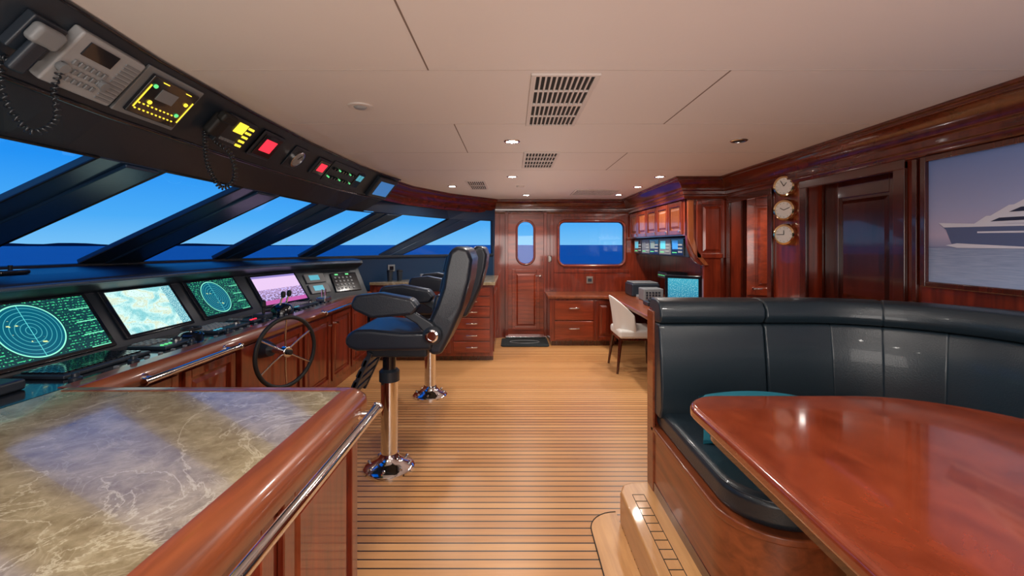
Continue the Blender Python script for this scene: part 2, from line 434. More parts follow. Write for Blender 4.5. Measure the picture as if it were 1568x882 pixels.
sweep('wall_left', Bc, [(-.12, 0), (-.12, SZ), (.015, SZ), (.015, 0)], NAVY)
sweep('trim_sill', Bc, [(-.02, SZ-.03), (-.02, SZ+.004), (.04, SZ+.004), (.04, SZ-.03)], BLK, None, .006)
# header beyond overhead console
Hc = [(-1.46, 4.7), (-1.33, 5.45), (-.97, 6.25), (-.29, 7.02)]
Tc = [(-1.66, 4.7), (-1.36, 5.40), (-.9, 6.4), (-.27, 7.05)]
vs = [P3(t, 1.84) for t in Tc]+[P3(h, CZ) for h in Hc]+[P3(t, CZ) for t in Tc]
fs = [(i, i+1, i+5, i+4) for i in range(3)]+[(i, i+1, i+9, i+8) for i in range(3)]+[(4, 5, 9, 8), (5, 6, 10, 9), (6, 7, 11, 10)]
poly('windshield_header', vs, fs, NAVY, smooth=False, fixn=False)
CR = [(0, 1.96), (.018, 1.96), (.03, 1.985), (.03, 2.0), (.045, 2.005), (.048, 2.04), (.068, 2.05), (.072, 2.085), (.10, 2.125), (.135, 2.145), (.135, 2.16), (.155, 2.165), (.155, CZ), (0, CZ)]
sweep('crown_molding', [(-1.43, 4.9), (-1.33, 5.45), (-.97, 6.25), (-.29, 7.1), (1.85, 7.1), (1.85, 4.78), (2.3, 4.78), (2.3, -1.6)], CR, CROWN, None, .003)

# ------------------------------------------------------------------ right wall (X=2.3)
g = G('wall_right')
RX = 2.3; R = FX(RX)    # u=-y
boxes('wall', R, [(-2.68, 1.6, 0, CZ, -.1, 0), (-3.93, -3.47, 0, CZ, -.1, 0), (-4.78, -4.70, 0, CZ, -.1, 0),
                  (-3.47, -2.68, 2.0, CZ, -.1, 0), (-4.70, -3.93, 2.0, CZ, -.1, 0)], MAH, g)
boxes('wall_outer', R, [(-7.1, -4.78, 0, CZ, -.2, -.1)], MAH, g)
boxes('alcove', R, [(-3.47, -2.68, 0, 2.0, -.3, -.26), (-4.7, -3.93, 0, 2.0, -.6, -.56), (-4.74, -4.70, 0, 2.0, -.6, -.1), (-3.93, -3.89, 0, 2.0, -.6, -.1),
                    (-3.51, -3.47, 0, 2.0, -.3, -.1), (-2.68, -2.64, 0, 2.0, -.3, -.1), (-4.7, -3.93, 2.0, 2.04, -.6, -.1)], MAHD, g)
g = G('trim_right')
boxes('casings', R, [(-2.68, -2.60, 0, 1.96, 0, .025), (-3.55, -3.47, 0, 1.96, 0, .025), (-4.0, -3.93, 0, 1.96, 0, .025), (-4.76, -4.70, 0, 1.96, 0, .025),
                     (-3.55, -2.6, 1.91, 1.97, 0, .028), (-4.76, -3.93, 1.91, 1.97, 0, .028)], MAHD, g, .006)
boxes('picture_panel_moulding', R, [(-2.56, -2.53, 1.15, 1.955, 0, .018), (-2.56, -.5, 1.12, 1.15, 0, .03)], MAHD, g, .004)
g = G('door_2')
R2 = FX(RX+.12)
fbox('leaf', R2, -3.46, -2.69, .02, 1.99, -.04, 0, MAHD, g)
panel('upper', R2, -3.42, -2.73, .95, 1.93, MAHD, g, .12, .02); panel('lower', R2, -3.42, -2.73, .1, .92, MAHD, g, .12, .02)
g = G('door_3')
R3 = FR((2.44, 4.66, 0), (.50, -.22, 0), (0, 0, 1))
fbox('leaf', R3, 0, .46, .02, 1.98, -.04, 0, MAHH, g)
panel('upper', R3, .0, .46, .95, 1.95, MAHH, g, .08, .02); panel('lower', R3, .0, .46, .05, .92, MAHH, g, .08, .02)
cyl('handle', R3 @ Vector((.06, 1.02, 0)), R3 @ Vector((.06, 1.02, .05)), .012, CHR, g); cyl('handle_bar', R3 @ Vector((.06, 1.02, .05)), R3 @ Vector((.14, 1.02, .05)), .008, CHR, g)
# clocks
for i, z in enumerate((1.955, 1.757, 1.555)):
    g = G('wall_clock')
    C = FX(RX-.018) @ T((-3.72, z, 0)) @ Matrix.Rotation(math.radians(32), 4, 'Y')
    lathe('mount', [(.045, -.055), (.05, 0)], C, BRASS, g)
    lathe('case', [(.082, -.015), (.092, .0), (.092, .028), (.083, .052), (.070, .056), (.067, .045)], C, BRASS, g)
    lathe('dial', [(.068, .046), (.0675, .0465)], C, CREAM, g)
    a1, a2 = [(.9, 2.1), (2.6, .4), (1.57, 3.14)][i]
    for a, L_ in ((a1, .035), (a2, .05)):
        cyl('hand', C @ Vector((0, 0, .049)), C @ Vector((L_*math.cos(a), L_*math.sin(a), .049)), .0025, RUB, g, n=6)
    boxes('ticks', C, [(.057*math.cos(t)-.002, .057*math.cos(t)+.002, .057*math.sin(t)-.002, .057*math.sin(t)+.002, .046, .048) for t in [k*math.pi/6 for k in range(12)]], RUB, g)
# picture
g = G('yacht_picture')
y0, y1, z0, z1 = 1.1, 2.46, 1.27, 1.925
boxes('frame', R, [(-y1-.03, -y1, z0-.03, z1+.03, 0, .035), (-y0, -y0+.03, z0-.03, z1+.03, 0, .035), (-y1, -y0, z1, z1+.03, 0, .035), (-y1, -y0, z0-.03, z0, 0, .035)], MAHD, g, .005)
fquad('print', R, -y1, -y0, z0, z1, .012, PIC, g)
HULL = M('print_hull', (.11, .15, .30), .5, spec=.2); SUP = M('print_white', (.72, .76, .90), .5, spec=.2); WIN = M('print_dark', (.03, .04, .09), .5, spec=.2)
def pp(name, pts, mat, n_): ext(name, [R @ Vector((-y, z, n_)) for y, z in pts], (-.0012, 0, 0), mat, g)
pp('yacht_hull', [(2.40, 1.585), (2.36, 1.55), (2.33, 1.475), (2.28, 1.462), (1.25, 1.455), (1.22, 1.56), (1.9, 1.56), (2.2, 1.572)], HULL, .013)
pp('yacht_bulwark', [(2.40, 1.587), (2.37, 1.562), (1.22, 1.542), (1.22, 1.562), (1.9, 1.562), (2.2, 1.574)], SUP, .0145)
pp('yacht_portlights', [(2.2, 1.528), (2.2, 1.536), (1.3, 1.525), (1.3, 1.515)], SUP, .0145)
pp('yacht_bow_wave', [(2.36, 1.468), (2.30, 1.478), (2.0, 1.462), (1.3, 1.458), (1.3, 1.45), (2.3, 1.455)], SUP, .0148)
pp('yacht_deck_1', [(2.22, 1.572), (2.16, 1.61), (1.30, 1.61), (1.25, 1.56)], SUP, .013)
pp('yacht_windows_1', [(2.14, 1.582), (2.10, 1.598), (1.40, 1.598), (1.38, 1.582)], WIN, .0145)
pp('yacht_deck_2', [(2.14, 1.61), (2.06, 1.655), (1.42, 1.655), (1.36, 1.61)], SUP, .013)
pp('yacht_windows_2', [(2.06, 1.622), (2.01, 1.642), (1.50, 1.642), (1.48, 1.622)], WIN, .0145)
pp('yacht_deck_3', [(2.04, 1.655), (1.95, 1.70), (1.55, 1.70), (1.5, 1.655)], SUP, .013)
pp('yacht_windows_3', [(1.97, 1.664), (1.92, 1.686), (1.6, 1.686), (1.58, 1.664)], WIN, .0145)
pp('yacht_arch', [(1.88, 1.70), (1.80, 1.75), (1.70, 1.75), (1.66, 1.70)], SUP, .013)
pp('yacht_mast', [(1.78, 1.745), (1.765, 1.81), (1.755, 1.81), (1.75, 1.745)], WIN, .013)

# ------------------------------------------------------------------ overhead console
def lerp_tab(tab, y):
    for (a, va), (b_, vb) in zip(tab, tab[1:]):
        if y <= b_: return va+(vb-va)*max(0, (y-a)/(b_-a))
    return tab[-1][1]
stab = [(-1.6, .30), (.6, .16), (1.3, .09), (1.7, .035), (2.4, .0), (3.1, -.01), (4.0, .03), (4.5, .10), (4.85, .17)]
ttab = [(-1.6, -1.7), (4.59, -1.7), (4.85, -1.61)]
g = G('overhead_console')
vs, fs = [], []; ys = [-1.6, 0, .6, 1.0, 1.3, 1.5, 1.7, 2.0, 2.4, 3.1, 3.6, 4.0, 4.3, 4.59, 4.85]
for y in ys:
    s = lerp_tab(stab, y); t = lerp_tab(ttab, y)
    vs += [(-1.38+s, y, CZ), (-1.57+s, y, 1.96), (t, y, 1.835), (-1.82, y, 1.92), (-1.82, y, CZ)]
for i in range(len(ys)-1):
    for k in range(5): fs.append((i*5+k, i*5+(k+1) % 5, i*5+5+(k+1) % 5, i*5+5+k))
fs += [tuple(range(5)), tuple((len(ys)-1)*5+k for k in range(5))]
poly('housing', vs, fs, BLK, g, smooth=False)
tube('top_trim', [(-1.38+lerp_tab(stab, y)+.004, y, CZ-.008) for y in ys], .008, BLKG, g)
tube('lower_trim', [(-1.57+lerp_tab(stab, y), y, 1.96) for y in ys], .010, BLKG, g)
def OF(y):
    s = lerp_tab(stab, y); ds = (lerp_tab(stab, y+.1)-lerp_tab(stab, y-.1))/.2
    U = Vector((ds, 1, 0)).normalized(); V = Vector((.654, 0, .757)); N = U.cross(V).normalized(); V = N.cross(U)
    m = Matrix((U, V, N)).transposed().to_4x4(); m.translation = Vector((-1.475+s, y, 2.07)); return m
def coil(name, pts, rad, wr, turns, mat, parent):
    P = [Vector(p) for p in pts]; out = []; n = turns*10
    def at(t):
        x = t*(len(P)-1); i = min(int(x), len(P)-2); f = x-i
        p0, p1, p2, p3 = P[max(i-1, 0)], P[i], P[i+1], P[min(i+2, len(P)-1)]
        return .5*((2*p1)+(p2-p0)*f+(2*p0-5*p1+4*p2-p3)*f*f+(3*p1-p0-3*p2+p3)*f**3)
    for k in range(n+1):
        t = k/n; c_ = at(t); d = (at(min(t+.01, 1))-at(max(t-.01, 0))).normalized()
        a = d.cross(Vector((.3, 1, .2))).normalized(); b_ = d.cross(a); th = k/10*2*math.pi
        out.append(c_+a*rad*math.cos(th)+b_*rad*math.sin(th))
    tube(name, out, wr, mat, parent, res=1)
# radio set
g = G('marine_radio'); O = OF(1.46)
fbox('body', O, -.11, .17, -.10, .10, 0, .04, GREYL, g, .008)
fbox('display', O, -.07, .05, .03, .08, .04, .045, BLKG, g)
boxes('keys', O, [(-.07+.024*i, -.055+.024*i, -.07+.03*j, -.052+.03*j, .04, .047) for i in range(6) for j in range(3)], GREY, g, .002)
for i, u in enumerate((-.09, .07)): cyl('knob_%d' % i, O @ Vector((u, -.03, .04)), O @ Vector((u, -.03, .06)), .016, GREY, g)
boxes('speaker_grille', O, [(.09, .16, -.085+.015*k, -.077+.015*k, .04, .044) for k in range(11)], GREY, g)
g = G('radio_handset'); 
fbox('cradle', O, -.24, -.13, -.05, .07, 0, .03, BLK, g, .006)
fbox('handset', O, -.24, -.15, .0, .06, .03, .065, GREY, g, .014, 4)
fbox('handset_grip', O, -.22, -.17, -.10, .02, .035, .06, BLK, g, .010, 3)
e0 = O @ Vector((-.19, -.09, .04))
coil('cord', [e0, (-1.45, 1.27, 2.0), (-1.46, 1.29, 1.89), (-1.44, 1.34, 1.81), (-1.42, 1.395, 1.86), (-1.43, 1.40, 1.96), O @ Vector((-.10, -.02, .05))], .007, .0036, 34, CORD, g)
# alarm panel
g = G('alarm_panel'); O = OF(1.84)
fbox('body', O, -.16, .16, -.11, .11, 0, .012, GREY, g, .004); fbox('face', O, -.13, .13, -.09, .09, .012, .03, BLKG, g, .006)
fbox('display', O, -.06, .03, .0, .05, .03, .033, GREY, g)
boxes('leds', O, [(-.11+.022*i, -.105+.022*i, -.065+.026*j, -.060+.026*j, .03, .034) for i in range(10) for j in range(2)], YELL, g)
boxes('edge_lights', O, [(-.12, -.118, -.06, .05, .03, .034), (.118, .12, -.06, .05, .03, .034), (-.08, -.05, .075, .078, .03, .034), (.05, .08, .075, .078, .03, .034)], YELL, g)
for i, (u, v) in enumerate(((-.10, .05), (.09, .03), (.09, -.03), (-.07, -.02))): cyl('button_%d' % i, O @ Vector((u, v, .03)), O @ Vector((u, v, .036)), .008, YELL if i % 2 else GREENL, g, n=14)
# vhf with handset
g = G('vhf_radio'); O = OF(2.32)
fbox('body', O, -.08, .15, -.08, .09, 0, .03, BLK, g, .006); fbox('display', O, -.01, .07, .01, .07, .03, .034, YELL, g)
boxes('keys', O, [(.085+.018*i, .095+.018*i, -.06+.028*j, -.048+.028*j, .03, .036) for i in range(3) for j in range(5)], YELL, g)
boxes('keys_row', O, [(-.06+.022*i, -.045+.022*i, -.055, -.04, .03, .036) for i in range(6)], GREY, g)
fbox('handset', O, -.19, -.10, -.05, .07, .01, .06, RUB, g, .018, 4); fbox('handset_ear', O, -.2, -.09, .04, .09, .03, .075, RUB, g, .015, 3)
e0 = O @ Vector((-.17, -.05, .03))
coil('cord', [e0, (-1.47, 2.15, 1.93), (-1.45, 2.15, 1.83), (-1.42, 2.19, 1.75), (-1.38, 2.23, 1.80), (-1.41, 2.25, 1.92), O @ Vector((-.05, -.08, .02))], .009, .0042, 36, CORD, g)
for y, k in ((2.68, 0), (3.42, 1)):
    g = G('digital_readout'); O = OF(y); s = .09 if k == 0 else .075
    fbox('body', O, -s*1.3, s*1.3, -s, s, 0, .02, BLK, g, .01); fbox('bezel', O, -s*1.05, s*1.05, -s*.8, s*.8, .02, .026, BLKG, g, .004)
    fbox('display', O, -s*.7, s*.6, -s*.4, s*.5, .026, .028, REDL, g)
g = G('rudder_gauge'); O = OF(3.06)
fbox('plate', O, -.09, .09, -.085, .085, 0, .012, BLK, g, .01)
lathe('bezel', [(.062, .012), (.062, .03), (.052, .032), (.05, .024)], O, STEEL, g)
lathe('dial', [(.051, .025), (.05, .0255)], O, GREYL, g); cyl('needle', O @ Vector((0, 0, .028)), O @ Vector((.02, .035, .028)), .003, RUB, g, n=6)
g = G('switch_panel'); O = OF(3.93)
fbox('plate', O, -.37, .30, -.10, .10, 0, .012, BLK, g, .006)
for i in range(9):
    for j in range(2):
        lit = (i+2*j) % 4 == 0
        cyl('switch', O @ Vector((-.33+.05*i, -.045+.08*j, .012)), O @ Vector((-.33+.05*i, -.045+.08*j, .035)), .006 if lit else .012, GREENL if lit else BLKG, g, n=12)
fbox('gauge_plate', O, .13, .27, -.07, .08, .012, .02, BLKG, g, .004)
boxes('gauge_displays', O, [(.145, .195, -.0, .06, .02, .022), (.205, .255, -.0, .06, .02, .022)], CYAN, g)
g = G('overhead_display'); O = OF(4.6)
fbox('case', O, -.19, .19, -.12, .12, 0, .05, BLK, g, .012); fbox('display', O, -.14, .14, -.08, .08, .05, .053, BLUEL, g)

# ------------------------------------------------------------------ helm console
g = G('helm_console')
bs = [(-2.25, .3), (-2.25, 3.6), (-2.235, 4.0), (-2.19, 4.35), (-2.12, 4.68), (-1.98, 5.0), (-1.72, 5.36)]
sweep('instrument_fascia', bs, [(0, .88), (-.2, 1.19), (-.135, 1.225), (-.10, 1.25), (-.12, 1.285), (-.16, 1.295), (-.34, 1.31), (-.34, .8), (0, .8)], BLK, g, .006)
EDGE = M('hood_edge_reflection', (.06, .10, .16), .25)  # pale blue reflection along the hood rim, put into the base colour
tube('hood_edge', [(p[0]-.10, p[1], 1.262) for p in bs], .013, EDGE, g)
hb = [(-2.57, .3), (-2.57, 3.8), (-2.5, 4.5), (-2.2, 5.1), (-2.0, 5.5)]
db = [(-3.38, .3), (-3.1, 3.8), (-2.8, 4.55), (-2.36, 5.18), (-2.05, 5.56)]
vs = [P3(a, 1.305) for a in hb]+[P3(a, 1.315) for a in db]
poly('dash_top', vs, [(i, i+1, i+6, i+5) for i in range(4)], BLK, g)
ext('deck', [(-2.3, .3, .80), (-2.3, 3.8, .80), (-2.18, 4.65, .8), (-1.84, 5.2, .80), (-1.84, .3, .80)], (0, 0, .082), BLKG, g)
box('base', -2.5, -1.82, .3, 5.64, 0, .80, MAH, g)
box('back_deck', -2.05, -1.8, 5.2, 5.66, .8, .878, MARB, g)
ext('wood_nosing', [(-1.87, 1.84, .80), (-1.77, 1.84, .80), (-1.755, 1.84, .83), (-1.765, 1.84, .865), (-1.79, 1.84, .886), (-1.87, 1.84, .886)], (0, 3.82, 0), MAHY, g, .004)
L = FXp(-1.82)
for i, (a, b_) in enumerate(((1.9, 2.42), (2.47, 2.92), (3.3, 3.85), (3.9, 4.45), (4.5, 5.0), (5.05, 5.58))):
    panel('front_%d' % i, L, a, b_, .1, .77, MAH, g, .05, .02)
box('front_post', -1.82, -1.78, 2.95, 3.27, .05, .79, MAH, g, .006)
for y in (3.38, 4.4, 4.56): cyl('pull_%d' % int(y*10), (-1.80, y, .68), (-1.765, y, .68), .012, CHR, g, n=12)
def rail(name, x, y0, y1, z, xin, r_=.016):
    g = G(name)
    tube('bar', [(x, y0, z), (x, y1, z)], r_, CHR, g)
    for y in (y0+.06, y1-.06):
        cyl('bracket', (xin, y, z), (x, y, z), .010, CHR, g); cyl('flange', (xin, y, z), (xin+.008, y, z), .022, CHR, g)
    for y, s in ((y0, -1), (y1, 1)): cyl('cap', (x, y, z), (x, y+.012*s, z), r_*1.25, CHR, g, bevel=.004)
rail('grab_rail', -1.70, 2.08, 2.80, .835, -1.76)
rail('grab_rail', -1.70, 4.1, 5.1, .845, -1.76)
# screens
def SFr(y0, y1):
    def bx(y):
        for (a, b_) in zip(bs, bs[1:]):
            if y <= b_[1]: return a[0]+(b_[0]-a[0])*(y-a[1])/(b_[1]-a[1])
    p0, p1 = Vector((bx(y0), y0, .885)), Vector((bx(y1), y1, .885))
    U = (p1-p0).normalized(); out = Vector((U.y, -U.x, 0)); V = (-.2*out+Vector((0, 0, .31))).normalized()
    return FR((p0+p1)/2, U, V), (p1-p0).length/2
for nm, a, b_, m_, v0, v1 in (('radar_monitor', 1.95, 2.52, RADAR, .03, .345), ('chart_monitor', 2.66, 3.16, CHART, .05, .345),
                             ('radar_monitor', 3.33, 3.86, RADAR, .05, .345), ('conning_monitor', 4.06, 4.66, CONN, .03, .33)):
    Fm, h = SFr(a, b_); g = G(nm)
    fbox('bezel', Fm, -h-.03, h+.03, v0-.02, v1+.018, .0, .016, BLKG, g, .006)
    fquad('screen', Fm, -h, h, v0, v1, .0175, m_, g)
Fm, h = SFr(4.74, 4.98); g = G('engine_display')
for j, v in enumerate((.07, .20)):
    fbox('bezel_%d' % j, Fm, -h, h, v, v+.11, 0, .015, GREY, g, .004); fbox('lcd_%d' % j, Fm, -h*.6, h*.4, v+.03, v+.09, .015, .018, CYAN, g)
Fm, h = SFr(5.03, 5.30); g = G('autopilot_panel')
fbox('bezel', Fm, -h, h, .06, .30, 0, .015, BLKG, g, .005)
boxes('buttons', Fm, [(-h+.03+.05*i, -h+.05+.05*i, .09+.045*j, .11+.045*j, .015, .022) for i in range(5) for j in range(4)], GREY, g)
boxes('leds', Fm, [(-h+.05, -h+.09, .27, .285, .015, .018), (.02, .06, .27, .285, .015, .018)], GREENL, g)
# deck instruments
DZ = .882
g = G('control_keyboard')
box('tray', -2.18, -1.95, 1.95, 2.42, DZ, DZ+.018, BLK, g, .006)
boxes('keys', Matrix(), [(-2.165+.028*i, -2.145+.028*i, 1.975+.03*j, 1.997+.03*j, DZ+.018, DZ+.026) for i in range(7) for j in range(14)], BLKG, g)
for k, (a, b_) in enumerate(((2.5, 2.72), (2.95, 3.3), (3.36, 3.46), (4.05, 4.5))):
    g = G('instrument_keypad')
    box('body', -2.15, -1.93, a, b_, DZ, DZ+.02, BLK, g, .006)
    ls = [(-2.14+.036*i, -2.12+.036*i, a+.02+.04*j, a+.045+.04*j, DZ+.018, DZ+.028) for i in range(3+k % 2) for j in range(max(1, int((b_-a-.06)/.04)))]
    boxes('keys', Matrix(), ls, GREYL if k % 2 else GREY, g)
    boxes('lit_keys', Matrix(), [(-1.98, -1.965, a+.02+.03*j, a+.03+.03*j, DZ+.018, DZ+.026) for j in range(3)], [GREENL, CYAN, REDL, CYAN][k], g)
    if k in (0, 1, 3):
        cyl('trackball_ring', (-2.0, b_-.05, DZ+.015), (-2.0, b_-.05, DZ+.03), .028, STEEL, g); lathe('trackball', [(.022, 0), (.02, .012), (.012, .021), (.001, .024)], T((-2.0, b_-.05, DZ+.02)), RUB, g)
for y in (1.95, 2.25, 2.66, 3.0, 3.45):
    g = G('control_knob'); lathe('knob', [(.024, 0), (.024, .012), (.015, .016), (.014, .03), (.010, .034)], T((-1.90, y, DZ)), BLK, g, 20)
g = G('deck_push_buttons')
boxes('buttons', Matrix(), [(-1.905, -1.889, 2.05+.09*k, 2.066+.09*k, DZ, DZ+.008) for k in range(0, 30, 1) if k not in (0, 2, 7, 10, 15)], GREY, g)
g = G('tiller_dial')
lathe('base', [(.07, 0), (.07, .02), (.055, .035), (.03, .04)], T((-2.03, 2.835, DZ)), BLKG, g); tube('ring', [(-2.03+.05*math.cos(t), 2.835+.05*math.sin(t), DZ+.06) for t in [i*math.pi/12 for i in range(24)]], .008, RUB, g, True)
cyl('stem', (-2.03, 2.835, DZ+.03), (-2.03, 2.835, DZ+.065), .012, STEEL, g)
for a in (0, 2.1, 4.2): cyl('spoke', (-2.03, 2.835, DZ+.055), (-2.03+.05*math.cos(a), 2.835+.05*math.sin(a), DZ+.06), .005, STEEL, g, n=8)
g = G('throttle_lever')
lathe('housing', [(.09, 0), (.09, .03), (.07, .07), (.03, .09)], T((-1.97, 3.84, DZ)), BLKG, g)
for y in (3.79, 3.89):
    tube('lever', [(-1.97, y, DZ+.05), (-1.94, y, DZ+.16)], .008, CHR, g); lathe('grip', [(.005, -.03), (.018, -.02), (.02, .01), (.012, .025)], T((-1.935, y, DZ+.17)), RUB, g)
g = G('joystick_control')
box('base', -2.03, -1.93, 3.5, 3.62, DZ, DZ+.045, BLK, g, .01); cyl('stick', (-1.975, 3.56, DZ+.04), (-1.975, 3.56, DZ+.12), .011, RUB, g); lathe('grip', [(.01, 0), (.02, .01), (.017, .05), (.006, .06)], T((-1.975, 3.56, DZ+.09)), RUB, g)
g = G('thruster_lever')
box('base', -2.0, -1.9, 4.56, 4.72, DZ, DZ+.05, STEEL, g, .01)
for y in (4.6, 4.68): cyl('lever', (-1.95, y, DZ+.04), (-1.95, y, DZ+.13), .008, CHR, g)
g = G('telephone')
box('base', -2.2, -1.98, 1.55, 1.83, DZ, DZ+.045, BLK, g, .012); box('handset', -2.14, -2.08, 1.55, 1.81, DZ+.045, DZ+.085, BLKG, g, .02, 4)
g = G('dash_sensor'); box('foot', -2.75, -2.68, 2.35, 2.5, 1.308, 1.335, BLKG, g, .01); cyl('stalk', (-2.71, 2.42, 1.33), (-2.71, 2.42, 1.36), .01, RUB, g)

# ship wheel
g = G('ship_wheel')
wc = Vector((-1.55, 3.08, .735)); nx = Vector((.917, -.40, 0)); W = FR(wc, Vector((.40, .917, 0)), (0, 0, 1))
R_ = .235
def wp(a, r_, n_=0): return W @ Vector((r_*math.cos(a), r_*math.sin(a), n_))
sgn = 1 if (W.to_3x3() @ Vector((0, 0, 1))).dot(nx) > 0 else -1
tube('rim', [wp(i*math.pi/24, R_) for i in range(48)], .014, RUB, g, True)
for k in range(6):
    a = math.pi/6+k*math.pi/3; tube('spoke_%d' % k, [wp(a, .03, -.01*sgn), wp(a, .12, -.012*sgn), wp(a, R_, 0)], .006, CHR, g)
cyl('hub', wp(0, 0, -.03*sgn), wp(0, 0, .02*sgn), .038, CHR, g, bevel=.006); cyl('hub_cap', wp(0, 0, .02*sgn), wp(0, 0, .045*sgn), .018, RUB, g, bevel=.005)
cyl('shaft', wp(0, 0, -.02*sgn), wc-nx*.24, .02, STEEL, g); cyl('boss', wc-nx*.15, wc-nx*.245, .045, BLK, g, .07)

# ------------------------------------------------------------------ marble counter foreground
g = G('chart_counter')
cx0, cx1, cyb, cyf = -1.79, -.60, -.6, 1.83
box('body', cx0+.04, cx1-.03, cyb+.03, cyf-.04, 0, .84, MAH, g)
box('marble_top', cx0+.01, cx1-.06, cyb, cyf-.035, .85, .899, MARB, g)
rad = .07
pa = [(cx0+.03, cyf-.02), (cx1-rad, cyf-.02)] + [(cx1-rad+rad*math.sin(a), cyf-.02-rad+rad*math.cos(a)) for a in [i*math.pi/16 for i in range(1, 9)]] + [(cx1, cyb)]
prof = [(.05, .84), (-.0, .80), (-.02, .815), (-.028, .845), (-.022, .875), (-.005, .893), (.02, .902), (.05, .902)]
sweep('wood_edge', pa, [(p[0]*1.25, p[1]) for p in prof], MAHY, g)
Rf = FXp(cx1-.03)
for i, (a, b_) in enumerate(((1.2, 1.77), (.58, 1.15), (-.05, .52))): panel('side_%d' % i, Rf, a, b_, .08, .79, MAH, g, .06, .02)
cyl('corner_post', (cx1-.07, cyf-.075, 0), (cx1-.07, cyf-.075, .82), .055, MAH, g)
panel('back', FR((0, cyf-.04, 0), (-1, 0, 0), (0, 0, 1)), .75, 1.7, .08, .79, MAH, g, .06, .02)
rail('counter_rail', -.525, .1, 1.74, .835, -.578, .018)

# ------------------------------------------------------------------ corner cabinet
g = G('corner_cabinet')
cpl = [(-.24, 5.68), (-1.80, 5.68), (-1.62, 5.92), (-1.45, 6.06), (-.38, 6.90), (-.24, 6.98)]
ext('body', [(x, y, .06) for x, y in cpl], (0, 0, .90), MAH, g)
ext('kick', [(x, y+.04 if y < 5.7 else y, 0) for x, y in cpl], (0, 0, .06), MAHD, g)
top = [(-.21, 5.64), (-1.80, 5.64), (-1.62, 5.93), (-1.45, 6.07), (-.37, 6.92), (-.21, 6.99)]
ext('marble_top', [(x, y, .96) for x, y in top], (0, 0, .04), MARB, g, .008)
Cf = FY(5.68)
zz = [.10, .25, .40, .55, .69, .82, .94]
for i in range(6):
    fbox('drawer_%d' % i, Cf, -.74, -.28, zz[i]+.006, zz[i+1]-.006, 0, .018, MAHH, g, .005)
    zc = (zz[i]+zz[i+1])/2
    tube('drawer_pull_%d' % i, [Cf @ Vector((x, zc, n_)) for x, n_ in ((-.58, .018), (-.57, .042), (-.45, .042), (-.44, .018))], .008, CHR, g)
for i, (a, b_) in enumerate(((-1.75, -1.28), (-1.25, -.78))): panel('door_%d' % i, Cf, a, b_, .1, .94, MAH, g, .05, .018)
Cs = FXp(-.24); panel('side', Cs, 5.75, 6.9, .1, .93, MAH, g, .07, .01)
for i, (x, y) in enumerate(((-1.58, 5.80), (-1.47, 5.86))):
    g = G('travel_mug'); lathe('body', [(.03, 0), (.038, .10), (.038, .12)], T((x, y, 1.0)), BLK, g); lathe('lid', [(.04, 0), (.04, .015), (.03, .025)], T((x, y, 1.12)), RUB, g)
g = G('pencil_cup'); lathe('cup', [(.03, 0), (.033, .08)], T((-1.2, 6.0, 1.0)), GREYL, g)
g = G('side_joystick'); box('base', -.85, -.68, 5.8, 5.95, 1.0, 1.03, BLK, g, .01)
for x in (-.80, -.73): cyl('stick', (x, 5.87, 1.03), (x, 5.87, 1.09), .012, RUB, g); lathe('grip', [(.016, -.01), (.016, .02), (.004, .03)], T((x, 5.87, 1.1)), REDL if x < -.75 else RUB, g)
g = G('paper_pad'); box('pad', -1.05, -.9, 5.85, 6.05, 1.0, 1.012, PAPER, g)
g = G('wall_outlet'); d = Vector((-1.5+1.75, 6.1-5.9, 0)).normalized()
Wf = FR(Vector((-1.625, 6.0, 1.16))+Vector((d.y, -d.x, 0))*.016, d, (0, 0, 1))
fbox('plate', Wf, -.05, .05, -.045, .045, 0, .012, GREY, g, .004); fbox('insert', Wf, -.025, .025, -.025, .025, .012, .02, BLKG, g)

# ------------------------------------------------------------------ desk cabinet on far wall and right-hand desk
g = G('desk_unit')
box('body', .55, 1.52, 6.52, 7.08, .07, .69, MAH, g); box('kick', .58, 1.5, 6.56, 7.08, 0, .07, MAHD, g)
tp = [(.52, 6.48), (1.22, 6.48), (1.31, 6.46), (1.37, 6.41), (1.40, 6.32), (1.40, 4.4), (2.29, 4.4), (2.29, 7.08), (.52, 7.08)]
ext('desk_top', [(x, y, .69) for x, y in tp], (0, 0, .045), MAHY, g, .012, 3)
Df = FY(6.52)
for i, (a, b_) in enumerate(((.09, .36), (.38, .66))):
    fbox('drawer_%d' % i, Df, .62, 1.18, a, b_, 0, .02, MAHH, g, .006)
    zc = (a+b_)/2+.03
    tube('drawer_pull_%d' % i, [Df @ Vector((x, zc, n_)) for x, n_ in ((.83, .02), (.84, .045), (.97, .045), (.98, .02))], .009, CHR, g)
panel('door', Df, 1.21, 1.50, .09, .66, MAH, g, .05, .02)
box('end_panel', 1.45, 2.29, 4.42, 4.46, 0, .69, MAH, g)
box('pedestal', 1.75, 2.29, 4.46, 4.95, .05, .69, MAH, g, .01)
g = G('wall_panel_desk'); box('back_panel', 2.34, 2.39, 4.80, 7.09, .74, 1.56, MAH, g)
